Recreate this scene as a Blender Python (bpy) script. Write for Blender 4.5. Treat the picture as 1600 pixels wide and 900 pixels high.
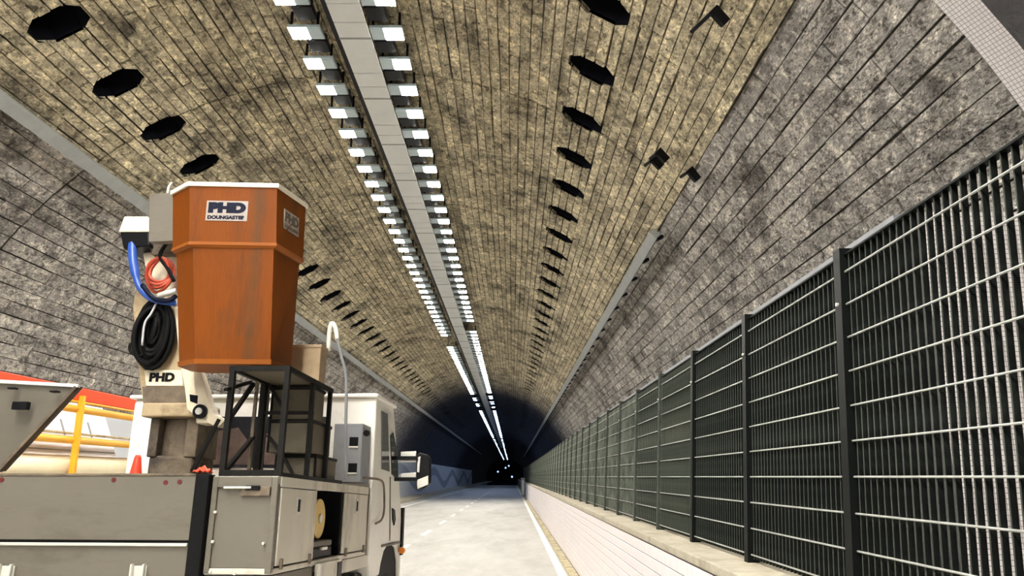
import bpy, math, random
from mathutils import Vector, Matrix
random.seed(7)
for o in list(bpy.data.objects):
    bpy.data.objects.remove(o)
SC = bpy.context.scene
COL = SC.collection
# ------------------------------------------------------------------ camera, world, exposure
FPX, EYE = 1200.0, 1.7
PITCH = math.atan(295 / FPX)
cam_d = bpy.data.cameras.new('camera'); cam = bpy.data.objects.new('camera', cam_d); COL.objects.link(cam)
cam_d.sensor_width = 36; cam_d.lens = 36 * FPX / 1600; cam_d.clip_end = 600; cam_d.clip_start = .05
cam.location = (0, 0, EYE); cam.rotation_euler = (math.pi / 2 + PITCH, 0, 0)
SC.camera = cam
w = bpy.data.worlds.new('world'); SC.world = w; w.use_nodes = True
w.node_tree.nodes['Background'].inputs[0].default_value = (.10, .16, .32, 1)
w.node_tree.nodes['Background'].inputs[1].default_value = .06
SC.view_settings.view_transform = 'Standard'; SC.view_settings.look = 'None'
SC.view_settings.exposure = 0.0; SC.view_settings.gamma = 1
LAMP = 135.0                       # radiance of a lit tunnel lamp lens
CX, CZ, R = -2.2, 1.4, 6.6         # centre and radius of the tunnel vault

# ------------------------------------------------------------------ pixel -> place helpers
def ray(px, py):
    u, v = (px - 800) / FPX, (450 - py) / FPX
    return Vector((u, math.cos(PITCH) - v * math.sin(PITCH), math.sin(PITCH) + v * math.cos(PITCH)))
def at_y(px, py, Y): d = ray(px, py); return d * (Y / d.y) + Vector((0, 0, EYE))
def at_x(px, py, X): d = ray(px, py); return d * (X / d.x) + Vector((0, 0, EYE))
def project(p):
    y, z = p[1], p[2] - EYE
    fw = y * math.cos(PITCH) + z * math.sin(PITCH); up = -y * math.sin(PITCH) + z * math.cos(PITCH)
    if fw < .05: return None
    return 800 + FPX * p[0] / fw, 450 - FPX * up / fw, fw
yaw, pit = math.radians(3.7), math.radians(2.4)   # the boom truck stands slightly askew, nose down
TF = Vector((math.sin(yaw) * math.cos(pit), math.cos(yaw) * math.cos(pit), -math.sin(pit)))
TR = Vector((math.cos(yaw), -math.sin(yaw), 0)); TU = TR.cross(TF)
TO = at_y(436, 744, 4.3) - TU * 1.7
TM = Matrix(((TR.x, TF.x, TU.x, TO.x), (TR.y, TF.y, TU.y, TO.y), (TR.z, TF.z, TU.z, TO.z), (0, 0, 0, 1)))
TI = TM.inverted()
def T(px, py, ax, val):            # pixel -> truck coordinates on the plane axis ax = val
    o = TI @ Vector((0, 0, EYE)); d = TI.to_3x3() @ ray(px, py)
    return o + d * ((val - o[ax]) / d[ax])

# ------------------------------------------------------------------ materials
MATS = {}
def srgb(r, g, b):
    f = lambda c: c / 12.92 if c <= .04045 else ((c + .055) / 1.055) ** 2.4
    return (f(r / 255), f(g / 255), f(b / 255), 1)
def mat(name, col, rough=.6, metal=0, var=.25, scale=6, bump=.0, bscale=40, dirt=None, dscale=2.5, dthr=.55, stretch=(1, 1, 1), attr=False, dsoft=.12):
    m = bpy.data.materials.new(name); m.use_nodes = True; nt = m.node_tree; N = nt.nodes; L = nt.links
    b = N['Principled BSDF']; b.inputs['Roughness'].default_value = rough; b.inputs['Metallic'].default_value = metal
    tc = N.new('ShaderNodeTexCoord'); mp = N.new('ShaderNodeMapping'); mp.inputs['Scale'].default_value = stretch
    L.new(tc.outputs['Object'], mp.inputs['Vector'])
    no = N.new('ShaderNodeTexNoise'); no.inputs['Scale'].default_value = scale; no.inputs['Detail'].default_value = 6; no.inputs['Roughness'].default_value = .65
    L.new(mp.outputs[0], no.inputs['Vector'])
    mr = N.new('ShaderNodeMapRange'); mr.inputs[1].default_value = .25; mr.inputs[2].default_value = .75
    mr.inputs[3].default_value = 1 - var; mr.inputs[4].default_value = 1 + var; L.new(no.outputs[0], mr.inputs[0])
    mx = N.new('ShaderNodeMix'); mx.data_type = 'RGBA'; mx.blend_type = 'MULTIPLY'; mx.inputs[0].default_value = 1
    if attr:
        at = N.new('ShaderNodeAttribute'); at.attribute_name = 'Col'; L.new(at.outputs['Color'], mx.inputs[6])
    else:
        mx.inputs[6].default_value = col
    L.new(mr.outputs[0], mx.inputs[7]); out = mx.outputs[2]
    if dirt:
        n2 = N.new('ShaderNodeTexNoise'); n2.inputs['Scale'].default_value = dscale; n2.inputs['Detail'].default_value = 7; n2.inputs['Roughness'].default_value = .7
        L.new(mp.outputs[0], n2.inputs['Vector'])
        r2 = N.new('ShaderNodeMapRange'); r2.inputs[1].default_value = dthr - dsoft; r2.inputs[2].default_value = dthr + dsoft; L.new(n2.outputs[0], r2.inputs[0])
        m2 = N.new('ShaderNodeMix'); m2.data_type = 'RGBA'; L.new(r2.outputs[0], m2.inputs[0]); L.new(out, m2.inputs[6]); m2.inputs[7].default_value = dirt
        out = m2.outputs[2]
    L.new(out, b.inputs['Base Color'])
    if bump:
        bn = N.new('ShaderNodeTexNoise'); bn.inputs['Scale'].default_value = bscale; bn.inputs['Detail'].default_value = 5
        L.new(mp.outputs[0], bn.inputs['Vector'])
        bp = N.new('ShaderNodeBump'); bp.inputs['Strength'].default_value = bump; bp.inputs['Distance'].default_value = .02 if bump < .95 else .045
        L.new(bn.outputs[0], bp.inputs['Height']); L.new(bp.outputs[0], b.inputs['Normal'])
    MATS[name] = m
    return m
def emit(name, col, s):
    m = bpy.data.materials.new(name); m.use_nodes = True
    b = m.node_tree.nodes['Principled BSDF']; b.inputs['Base Color'].default_value = (.8, .8, .8, 1)
    b.inputs['Emission Color'].default_value = col; b.inputs['Emission Strength'].default_value = s
    MATS[name] = m
    return m
mat('board', (.3, .3, .3, 1), .85, 0, .40, 9, 1.0, 30, (.050, .044, .038, 1), 1.15, .60, (1, .6, 1), True, .10)
def weather(m):                      # chips, pits and pale worn patches of the rough cast surface
    nt = m.node_tree; N = nt.nodes; L = nt.links; b = N['Principled BSDF']; src = b.inputs['Base Color'].links[0].from_socket
    tc = N.new('ShaderNodeTexCoord'); out = src
    for sc, lo, hi, c, amt in ((5.5, .50, .60, (1.7, 1.68, 1.6, 1), .8), (19, .52, .60, (1.9, 1.88, 1.8, 1), .75), (12, .53, .60, (.30, .29, .28, 1), .85), (2.6, .50, .64, (.40, .39, .40, 1), .85)):
        n = N.new('ShaderNodeTexNoise'); n.inputs['Scale'].default_value = sc; n.inputs['Detail'].default_value = 8; n.inputs['Roughness'].default_value = .72
        mp = N.new('ShaderNodeMapping'); mp.inputs['Location'].default_value = (sc * 3, sc, 7); mp.inputs['Scale'].default_value = (1, .7, 1)
        L.new(tc.outputs['Object'], mp.inputs[0]); L.new(mp.outputs[0], n.inputs['Vector'])
        r = N.new('ShaderNodeMapRange'); r.inputs[1].default_value = lo; r.inputs[2].default_value = hi; r.inputs[4].default_value = amt; L.new(n.outputs[0], r.inputs[0])
        x = N.new('ShaderNodeMix'); x.data_type = 'RGBA'; x.blend_type = 'MULTIPLY'; L.new(r.outputs[0], x.inputs[0]); L.new(out, x.inputs[6]); x.inputs[7].default_value = c; out = x.outputs[2]
    L.new(out, b.inputs['Base Color'])
weather(MATS['board'])
def matte(*ns):
    for n in ns: MATS[n].node_tree.nodes['Principled BSDF'].inputs['Specular IOR Level'].default_value = .12
mat('mortar', (.045, .038, .03, 1), .95, 0, .4, 5)
mat('void', (.004, .004, .007, 1), .9, 0, 0)
mat('near_lining', srgb(70, 68, 68), .9, 0, .3, 6, .8, 30)
mat('asphalt', srgb(190, 187, 181), .75, 0, .10, 2.2, .15, 120, srgb(164, 160, 153), .7, .58, (1, .25, 1))
mat('line_paint', srgb(246, 243, 232), .6, 0, .1, 8)
mat('concrete', srgb(182, 174, 156), .8, 0, .18, 7, .3, 60, srgb(150, 140, 118), 3, .62)
mat('gutter', srgb(190, 178, 146), .9, 0, .3, 7, .5, 50, srgb(110, 100, 76), 4, .58)
mat('tile', srgb(236, 228, 228), .5, 0, .05, 3)
mat('grout', srgb(92, 84, 82), .9, 0, .1, 10)
mat('wall_white', srgb(205, 208, 212), .7, 0, .1, 2)
mat('fin_paint', (.005, .006, .0055, 1), .5, 0, .4, 30, 0, 40, (.022, .025, .021, 1), 7, .60)
mat('post_paint', (.004, .005, .0045, 1), .5, 0, .3, 20)
mat('fin_edge', srgb(70, 74, 68), .8, 0, .5, 7)
mat('fin_dusty', (.020, .024, .020, 1), .8, 0, .5, 5, 0, 40, (.05, .056, .048, 1), 3, .55)
mat('edge_dusty', srgb(150, 156, 143), .9, 0, .35, 5, 0, 40, srgb(84, 96, 82), 2.2, .56)
mat('fin_mid', (.010, .012, .010, 1), .8, 0, .5, 5, 0, 40, (.03, .034, .029, 1), 3, .55)
mat('edge_mid', srgb(112, 117, 106), .9, 0, .4, 5, 0, 40, srgb(60, 70, 60), 2.2, .54)
mat('post_dusty', srgb(66, 70, 64), .8, 0, .4, 12)
mat('galv', srgb(168, 170, 166), .5, .2, .2, 12)
mat('tray_grey', srgb(222, 224, 222), .5, 0, .06, 3)
mat('conduit_grey', srgb(150, 152, 150), .5, .3, .12, 4)
mat('lamp_body', srgb(178, 194, 200), .35, 0, .1, 8)
mat('black_plastic', (.006, .006, .007, 1), .45, 0, .3, 12)
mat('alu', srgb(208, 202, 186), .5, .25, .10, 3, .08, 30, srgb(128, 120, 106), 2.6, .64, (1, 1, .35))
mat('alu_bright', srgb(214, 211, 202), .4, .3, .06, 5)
mat('alu_rear', srgb(106, 100, 89), .55, .2, .10, 2.5, .05, 30, srgb(84, 75, 64), 3.2, .64, (.35, 1, 1))  # darker copy of alu, rear-face shade put into the colour
mat('white_paint', srgb(250, 247, 238), .35, 0, .05, 3, 0, 40, srgb(196, 186, 164), 4, .70)
mat('cream', srgb(236, 222, 194), .5, 0, .10, 5, 0, 40, srgb(150, 124, 92), 5, .68)
mat('boom_beige', srgb(176, 156, 122), .55, 0, .15, 5, .1, 30, srgb(104, 84, 62), 5, .60)
mat('greasy', srgb(112, 98, 80), .7, 0, .35, 7, .4, 30, srgb(58, 48, 40), 4, .55)
mat('bucket_orange', srgb(116, 58, 6), .5, 0, .12, 3, .1, 30, srgb(78, 48, 26), 2.2, .66, (3, 3, .5))
mat('bucket_trim', srgb(138, 76, 24), .5, 0, .12, 5)
mat('rim', srgb(248, 240, 216), .45, 0, .06, 8)
mat('rack_steel', (.010, .009, .008, 1), .5, 0, .4, 15)
mat('crate_olive', srgb(92, 84, 68), .65, 0, .25, 9, .1, 40)
mat('crate_tan', srgb(160, 138, 108), .7, 0, .2, 8, .1, 40)
mat('rubber', (.005, .005, .005, 1), .6, 0, .2, 20)
mat('hose_blue', srgb(40, 78, 160), .4, 0, .2, 20)
mat('hose_red', srgb(170, 62, 34), .45, 0, .2, 20)
mat('hose_grey', srgb(200, 200, 205), .4, 0, .1, 20)
mat('navy', srgb(10, 16, 38), .5, 0, .1, 10)
mat('sticker', srgb(158, 146, 138), .5, 0, .08, 10)
mat('glass_dark', (.018, .018, .022, 1), .06, 0, .2, 4)
mat('glass_grey', srgb(96, 96, 96), .1, 0, .15, 4)
mat('interior', srgb(96, 78, 70), .6, 0, .5, 9)
mat('unit_grey', srgb(136, 138, 142), .55, 0, .12, 8)
mat('red_spot', srgb(88, 18, 14), .5, 0, .3, 30)
mat('amber', srgb(214, 120, 30), .3, 0, .1, 10)
mat('red_board', srgb(228, 74, 30), .5, 0, .08, 3)
mat('yellow', srgb(246, 178, 40), .45, 0, .08, 6)
mat('cone_red', srgb(236, 72, 44), .5, 0, .06, 6)
mat('case_yellow', srgb(214, 184, 108), .5, 0, .1, 6)
mat('white_cloth', srgb(240, 240, 244), .8, 0, .04, 5)
mat('band_cream', srgb(236, 222, 186), .6, 0, .08, 3)
emit('lens', (1, .97, .90, 1), LAMP)
emit('lens_near_boosted', (1, .97, .90, 1), LAMP * 2.5)  # unseen lamps around the camera, strength boosted to brighten the truck's rear
emit('lens_far', (.50, .66, 1, 1), LAMP * .42)
emit('signal_blue', (.35, .55, 1, 1), 2.5)
matte('fin_mid', 'edge_mid', 'bucket_orange', 'bucket_trim', 'rubber', 'rack_steel', 'navy', 'fin_dusty', 'edge_dusty', 'post_dusty', 'tile', 'concrete', 'fin_paint', 'post_paint', 'fin_edge', 'black_plastic', 'void', 'board', 'mortar')
# white tiles of the headwall: grout grid in UV metres
m = mat('headwall_tile', srgb(236, 228, 224), .35, 0, .04, 3); nt = m.node_tree
br = nt.nodes.new('ShaderNodeTexBrick'); br.offset = 0; br.inputs['Color1'].default_value = srgb(240, 232, 228); br.inputs['Color2'].default_value = srgb(230, 222, 218)
br.inputs['Mortar'].default_value = srgb(165, 155, 152); br.inputs['Scale'].default_value = 1; br.inputs['Mortar Size'].default_value = .0028
br.inputs['Brick Width'].default_value = .034; br.inputs['Row Height'].default_value = .034
uv = nt.nodes.new('ShaderNodeTexCoord'); nt.links.new(uv.outputs['UV'], br.inputs['Vector']); nt.links.new(br.outputs['Color'], nt.nodes['Principled BSDF'].inputs['Base Color'])
# painted mural on the white lower wall: a wavy grey-blue stripe
m = mat('mural', srgb(214, 216, 220), .6, 0, .05, 2); nt = m.node_tree; N = nt.nodes; L = nt.links
tc = N.new('ShaderNodeTexCoord'); sx = N.new('ShaderNodeSeparateXYZ'); L.new(tc.outputs['Object'], sx.inputs[0])
def mth(op, a, b=None):
    n = N.new('ShaderNodeMath'); n.operation = op
    for i, v in enumerate((a, b)):
        if v is None: continue
        if isinstance(v, (int, float)): n.inputs[i].default_value = v
        else: L.new(v, n.inputs[i])
    return n.outputs[0]
wave = mth('MULTIPLY', mth('SINE', mth('MULTIPLY', sx.outputs['Y'], .24)), .75)
dist = mth('ABSOLUTE', mth('SUBTRACT', mth('SUBTRACT', sx.outputs['Z'], 1.55), wave))
band = mth('LESS_THAN', dist, .42)
mx = N.new('ShaderNodeMix'); mx.data_type = 'RGBA'; L.new(band, mx.inputs[0]); mx.inputs[6].default_value = srgb(200, 202, 206); mx.inputs[7].default_value = srgb(140, 148, 162)
L.new(mx.outputs[2], N['Principled BSDF'].inputs['Base Color'])

# ------------------------------------------------------------------ mesh helpers
class MB:
    def __init__(s): s.v = []; s.f = []
    def add(s, vs, fs):
        n = len(s.v); s.v += [tuple(p) for p in vs]; s.f += [tuple(i + n for i in f) for f in fs]; return s
    def hexa(s, p):                                   # 8 corners: bottom ring 0-3, top ring 4-7
        return s.add(p, [(0, 3, 2, 1), (4, 5, 6, 7), (0, 1, 5, 4), (1, 2, 6, 5), (2, 3, 7, 6), (3, 0, 4, 7)])
    def box(s, x0, x1, y0, y1, z0, z1):
        return s.hexa([(x0, y0, z0), (x1, y0, z0), (x1, y1, z0), (x0, y1, z0), (x0, y0, z1), (x1, y0, z1), (x1, y1, z1), (x0, y1, z1)])
    def prism(s, a, b):                               # two matching rings
        n = len(a)
        return s.add(list(a) + list(b), [tuple(range(n - 1, -1, -1)), tuple(range(n, 2 * n))] + [(i, (i + 1) % n, n + (i + 1) % n, n + i) for i in range(n)])
    def tube(s, pts, r, n=8, closed=False):
        pts = [Vector(p) for p in pts]; k = len(pts); rings = []
        ref = Vector((.31, .47, .83))
        for i, p in enumerate(pts):
            if closed: d = pts[(i + 1) % k] - pts[i - 1]
            else: d = pts[min(i + 1, k - 1)] - pts[max(i - 1, 0)]
            d.normalize()
            a = ref - d * ref.dot(d)
            if a.length < 1e-3: a = Vector((1, 0, 0)) - d * d.x
            a.normalize(); ref = a; c = d.cross(a)
            rr = r[i] if isinstance(r, (list, tuple)) else r
            rings.append([p + (a * math.cos(t) + c * math.sin(t)) * rr for t in (2 * math.pi * j / n for j in range(n))])
        vs = [q for g in rings for q in g]; fs = []
        m_ = k if closed else k - 1
        for i in range(m_):
            i2 = (i + 1) % k
            for j in range(n):
                fs.append((i * n + j, i * n + (j + 1) % n, i2 * n + (j + 1) % n, i2 * n + j))
        if not closed: fs += [tuple(range(n - 1, -1, -1)), tuple((k - 1) * n + j for j in range(n))]
        return s.add(vs, fs)
    def bar(s, a, b, wd, dp=None):                    # square bar between two points
        a, b = Vector(a), Vector(b); d = (b - a).normalized(); dp = dp or wd
        up = Vector((0, 0, 1)) if abs(d.z) < .9 else Vector((0, 1, 0))
        x = d.cross(up).normalized() * wd / 2; y = x.cross(d).normalized() * dp / 2
        return s.hexa([a - x - y, a + x - y, a + x + y, a - x + y, b - x - y, b + x - y, b + x + y, b - x + y])
    def disc(s, c, axis, r, h, n=16):
        c = Vector(c); ax = Vector(axis).normalized(); return s.tube([c - ax * h / 2, c + ax * h / 2], r, n)
    def build(s, name, m_, parent=None, bevel=0, smooth=False):
        me = bpy.data.meshes.new(name); me.from_pydata(s.v, [], s.f); me.update()
        me.materials.append(MATS[m_])
        return link(name, me, parent, bevel, smooth)
def link(name, me, parent=None, bevel=0, smooth=False):
    o = bpy.data.objects.new(name, me); COL.objects.link(o); o.parent = parent
    if smooth:
        for p in me.polygons: p.use_smooth = True
    if bevel:
        b = o.modifiers.new('bevel', 'BEVEL'); b.width = bevel; b.segments = 2; b.limit_method = 'ANGLE'
    return o
def tag(o, label=None, cat=None, group=None, kind=None):
    if label: o['label'] = label
    if cat: o['category'] = cat
    if group: o['group'] = group
    if kind: o['kind'] = kind
    return o
def empty(name, label, cat, loc=(0, 0, 0), rz=0, group=None):
    o = bpy.data.objects.new(name, None); COL.objects.link(o); o.location = loc; o.rotation_euler = (0, 0, rz); o.empty_display_size = .1
    return tag(o, label, cat, group)
def copy_tree(o, parent=None):
    c = o.copy(); COL.objects.link(c); c.parent = parent
    for ch in list(o.children): copy_tree(ch, c)
    return c
def spline(pts, k=8):
    P = [Vector(p) for p in pts]; P = [P[0] * 2 - P[1]] + P + [P[-1] * 2 - P[-2]]; out = []
    for i in range(1, len(P) - 2):
        a, b, c, d = P[i - 1:i + 3]
        for j in range(k):
            t = j / k
            out.append(.5 * ((2 * b) + (c - a) * t + (2 * a - 5 * b + 4 * c - d) * t * t + (3 * b - a - 3 * c + d) * t ** 3))
    return out + [P[-2]]
def text_mesh(name, body, size, m_, parent, mw, offset=.0, extrude=.002, shear=0, width=None):
    cu = bpy.data.curves.new(name, 'FONT'); cu.body = body; cu.size = size; cu.align_x = 'CENTER'; cu.align_y = 'CENTER'
    cu.extrude = extrude; cu.offset = offset; cu.shear = shear
    t = bpy.data.objects.new(name, cu); COL.objects.link(t)
    bpy.context.view_layer.update()
    me = bpy.data.meshes.new_from_object(t.evaluated_get(bpy.context.evaluated_depsgraph_get()))
    bpy.data.objects.remove(t)
    if width:
        xs = [v.co.x for v in me.vertices]; k = width / (max(xs) - min(xs)); mid = (max(xs) + min(xs)) / 2
        for v in me.vertices: v.co.x = (v.co.x - mid) * k
    me.transform(mw)
    me.materials.clear(); me.materials.append(MATS[m_])
    return link(name, me, parent)

# ------------------------------------------------------------------ the tunnel shell
YN, YR, YF = -30.0, 5.1, 300.0     # behind the camera, the headwall step, the far end
def vpt(a, Y, r=R): return (CX + r * math.sin(a), Y, CZ + r * math.cos(a))
D = math.radians
HA, HB = .35, .255                  # half size of an octagonal opening round and along the vault
holes = [(-D(30.5), 8.35 + 1.45 * k) for k in range(-2, 56)] + [(D(30.0), 8.02 + 1.475 * k) for k in range(-1, 55)]
holes = [h for h in holes if h[1] > YR + .5]
def octagon(a0, y0, grow=0):        # (arc metres, Y)
    p, q = HA + grow, HB + grow; c, e = p * .52, q * .45; s0 = R * a0
    return [(s0 + dx, y0 + dy) for dx, dy in ((p, -e), (p, e), (c, q), (-c, q), (-p, e), (-p, -e), (-c, -q), (c, -q))]
sh = MB()
RS = R + .012
bands = {-1: (D(-34.6), D(-26.4)), 1: (D(25.9), D(34.1))}
edges = [D(-100), *[D(x) for x in range(-96, -36, 4)], bands[-1][0], bands[-1][1], *[D(x) for x in range(-24, 26, 4)], bands[1][0], bands[1][1], *[D(x) for x in range(37, 100, 3)]]
ys = [YR + 6 * k for k in range(0, 50)]
for i in range(len(edges) - 1):
    a, b = edges[i], edges[i + 1]
    side = -1 if abs(a - bands[-1][0]) < 1e-6 else (1 if abs(a - bands[1][0]) < 1e-6 else 0)
    if not side:
        for y0, y1 in zip(ys, ys[1:]):
            sh.add([vpt(a, y0, RS), vpt(b, y0, RS), vpt(b, y1, RS), vpt(a, y1, RS)], [(0, 1, 2, 3)])
    else:
        hs = sorted(h[1] for h in holes if (h[0] < 0) == (side < 0)); a0 = [h[0] for h in holes if (h[0] < 0) == (side < 0)][0]
        cur = YR
        for hy in hs:
            y0, y1 = hy - .5, hy + .5
            sh.add([vpt(a, cur, RS), vpt(b, cur, RS), vpt(b, y0, RS), vpt(a, y0, RS)], [(0, 1, 2, 3)])
            oc = [vpt(s / R, y, RS) for s, y in octagon(a0, hy)]
            cs = [vpt(b, y0, RS), vpt(b, y1, RS), vpt(a, y1, RS), vpt(a, y0, RS)]
            sh.add(oc + cs, [(0, 8, 9, 1), (1, 9, 2), (2, 9, 10, 3), (3, 10, 4), (4, 10, 11, 5), (5, 11, 6), (6, 11, 8, 7), (7, 8, 0)])
            cur = y1
        sh.add([vpt(a, cur, RS), vpt(b, cur, RS), vpt(b, ys[-1], RS), vpt(a, ys[-1], RS)], [(0, 1, 2, 3)])
ceiling = tag(sh.build('ceiling', 'mortar'), 'board-marked barrel vault of the road tunnel with rows of octagonal openings', None, None, 'structure')
ra = []
for a0, hy in holes:                # dark recess behind each octagonal opening
    if hy > 90: continue
    k = MB(); o0 = [vpt(s / R, y, R - .012) for s, y in octagon(a0, hy)]; o1 = [vpt(s / R, y, R + .55) for s, y in octagon(a0, hy)]
    n = 8
    k.add(o0 + o1, [tuple(range(8, 16))] + [(i, (i + 1) % n, n + (i + 1) % n, n + i) for i in range(n)])
    k.build('octagonal_recess', 'void', ceiling)

# boards of the lining ------------------------------------------------
def clip(poly, p, q, keep_left):
    nx, ny = -(q[1] - p[1]), q[0] - p[0]
    if not keep_left: nx, ny = -nx, -ny
    out = []; n = len(poly)
    for i in range(n):
        a, b = poly[i], poly[(i + 1) % n]
        da = (a[0] - p[0]) * nx + (a[1] - p[1]) * ny; db = (b[0] - p[0]) * nx + (b[1] - p[1]) * ny
        if da >= 0: out.append(a)
        if (da >= 0) != (db >= 0):
            t = da / (da - db); out.append((a[0] + (b[0] - a[0]) * t, a[1] + (b[1] - a[1]) * t))
    return out
def minus(poly, oc):                # convex polygon minus convex octagon -> convex pieces
    res = []; rest = poly
    for i in range(8):
        p, q = oc[i], oc[(i + 1) % 8]
        outp = clip(rest, p, q, False)
        if len(outp) > 2: res.append(outp)
        rest = clip(rest, p, q, True)
        if len(rest) < 3: break
    return res
def piece(poly, h, base=R + .03):   # frustum standing on the shell
    n = len(poly); cx = sum(p[0] for p in poly) / n; cy = sum(p[1] for p in poly) / n
    vs = [vpt(p[0] / R, p[1], base) for p in poly]
    ins = []
    for p in poly:
        dx, dy = cx - p[0], cy - p[1]; l = math.hypot(dx, dy) + 1e-6; k = min(.011, l * .3)
        ins.append((p[0] + dx / l * k, p[1] + dy / l * k))
    vs += [vpt(p[0] / R, p[1], R - h * .55) for p in poly]
    vs += [vpt(p[0] / R, p[1], R - h + random.uniform(-.005, .005)) for p in ins]
    fs = [tuple(range(2 * n, 3 * n))[::-1]]
    for i in range(n):
        j = (i + 1) % n
        fs += [(i, n + i, n + j, j), (n + i, 2 * n + i, 2 * n + j, n + j)]
    return vs, fs
rng = random.Random(3)
def lerp3(a, b, t): return tuple(a[i] * (1 - t) + b[i] * t for i in range(3))
UP = (srgb(204, 192, 164)[:3], srgb(140, 130, 108)[:3]); LO = (srgb(178, 172, 165)[:3], srgb(122, 118, 114)[:3])
pieces = []                          # (score, verts, faces, colour)
zones = [(D(-84), D(-41), .225, LO, .016, (.5, 1.7)), (D(-41), D(46.6), .158, UP, .034, (.5, 1.9)), (D(46.6), D(73), .225, LO, .016, (.5, 1.7))]
hole_by = {}
for a0, hy in holes: hole_by.setdefault((a0 > 0, int(hy // 2)), []).append((R * a0, hy))
for za, zb, wd, cols, th, ln in zones:
    nc = round((zb - za) * R / wd); cw = (zb - za) * R / nc
    for c in range(nc):
        s0, s1 = za * R + c * cw, za * R + (c + 1) * cw
        tone = rng.random()
        Y = YR + .01
        while Y < 150:
            jn = YR + 6.0 * (math.floor((Y - YR) / 6.0 + 1e-6) + 1)
            l = rng.uniform(*ln) * (1 + max(0, Y - 50) / 12)
            e = Y + l
            if jn - e < .25: e = jn - .014
            y0, y1 = Y, e - .006
            Y = e if e < jn - .02 else jn + .014
            g = rng.uniform(.004, .011); j = lambda: rng.uniform(-.007, .007)
            poly = [(s1 - g + j(), y0 + g), (s1 - g + j(), y1 - g), (s0 + g + j(), y1 - g), (s0 + g + j(), y0 + g)]
            h = th + rng.uniform(-.011, .011)
            if rng.random() < .05: h -= .4 * th
            t = min(1, max(0, .25 + .5 * (rng.random() * .7 + tone * .3)))
            col = lerp3(cols[0], cols[1], t); kk = rng.uniform(.86, 1.12); col = tuple(v * kk for v in col)
            sm, ym = (s0 + s1) / 2, (y0 + y1) / 2
            col = lerp3(col, (.040, .045, .064), min(1, max(0, (ym - 44) / 16)))   # boards blend to dark blue-grey deeper in
            parts = [poly]
            for key in (int(ym // 2) - 1, int(ym // 2), int(ym // 2) + 1):
                for hs, hy in hole_by.get((sm > 0, key), ()):
                    if abs(hs - sm) < HA + cw and abs(hy - ym) < HB + l:
                        oc = octagon(hs / R, hy); new = []
                        for q in parts:
                            xs = [p[0] for p in q]; yy = [p[1] for p in q]
                            if max(xs) < hs - HA or min(xs) > hs + HA or max(yy) < hy - HB or min(yy) > hy + HB: new.append(q)
                            else: new += minus(q, oc)
                        parts = new
            V = []; Fc = []
            for q in parts:
                if len(q) < 3: continue
                a_ = abs(sum(q[i][0] * q[(i + 1) % len(q)][1] - q[(i + 1) % len(q)][0] * q[i][1] for i in range(len(q)))) / 2
                if a_ < 4e-5: continue
                vs, fs = piece(q, h); n = len(V); V += vs; Fc += [tuple(i + n for i in f) for f in fs]
            if not V: continue
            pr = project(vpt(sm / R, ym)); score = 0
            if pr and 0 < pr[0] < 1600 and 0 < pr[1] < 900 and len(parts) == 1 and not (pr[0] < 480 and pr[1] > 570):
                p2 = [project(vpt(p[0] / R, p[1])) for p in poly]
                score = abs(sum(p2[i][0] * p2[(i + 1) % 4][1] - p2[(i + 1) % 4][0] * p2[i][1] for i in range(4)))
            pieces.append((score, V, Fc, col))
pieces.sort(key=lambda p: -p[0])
def board_mesh(name, items):
    V = []; Fc = []; cl = []
    for _, vs, fs, col in items:
        n = len(V); V += vs; Fc += [tuple(i + n for i in f) for f in fs]; cl += [col] * len(vs)
    me = bpy.data.meshes.new(name); me.from_pydata(V, [], Fc); me.update(); me.materials.append(MATS['board'])
    at = me.color_attributes.new('Col', 'FLOAT_COLOR', 'POINT')
    at.data.foreach_set('color', [x for c in cl for x in (*c, 1)])
    return me
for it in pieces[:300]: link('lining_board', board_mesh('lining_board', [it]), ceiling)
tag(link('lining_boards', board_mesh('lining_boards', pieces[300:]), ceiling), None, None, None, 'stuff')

# larger section round the camera, the tiled headwall step ---------------------
R2 = R + .27
nm = MB()
for i in range(-100, 100, 4):
    nm.add([vpt(D(i), YN, R2), vpt(D(i + 4), YN, R2), vpt(D(i + 4), YR, R2), vpt(D(i), YR, R2)], [(0, 1, 2, 3)])
tag(nm.build('ceiling', 'near_lining'), 'plain dark vault lining on the near side of the white tiled arch', None, None, 'structure')
hw = bpy.data.meshes.new('trim_1'); V = []; Fc = []; U = []
na = 90
for i in range(na + 1):
    a = D(-90 + 180 * i / na)
    for r_, v_ in ((R - .03, 0), (R2 + .02, .32)):
        V.append(vpt(a, YR, r_)); U.append((a * R, v_))
for i in range(na): Fc.append((2 * i, 2 * i + 1, 2 * i + 3, 2 * i + 2))
n = len(V)
for x, z in ((2.85, 0), (5.2, 0), (5.2, 3.50), (2.85, 3.50)): V.append((x, YR - .004, z)); U.append((x, z))
Fc.append((n, n + 1, n + 2, n + 3))
hw.from_pydata(V, [], Fc); uvl = hw.uv_layers.new(name='UVMap')
for p in hw.polygons:
    for li in p.loop_indices: uvl.data[li].uv = U[hw.loops[li].vertex_index]
hw.materials.append(MATS['headwall_tile'])
tag(link('trim_1', hw), 'arched step in the vault faced with small white tiles', None, None, 'structure')
# walkway space behind the mesh fence
tag(MB().box(2.85, 3.0, YR, 200, .0, 3.50).build('wall_right', 'near_lining'), 'dark side wall of the walkway behind the slat fence', None, None, 'structure')
tag(MB().box(2.80, 4.2, YR + .25, 200, 3.50, 3.57).build('trim_2', 'unit_grey'), 'pale concrete ledge at the foot of the vault above the fence', None, None, 'structure')
tag(MB().box(1.665, 2.84, YN, 200, .85, .95).build('walkway_floor', 'near_lining'), 'dark raised walkway floor behind the tiled parapet', None, None, 'structure')

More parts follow.
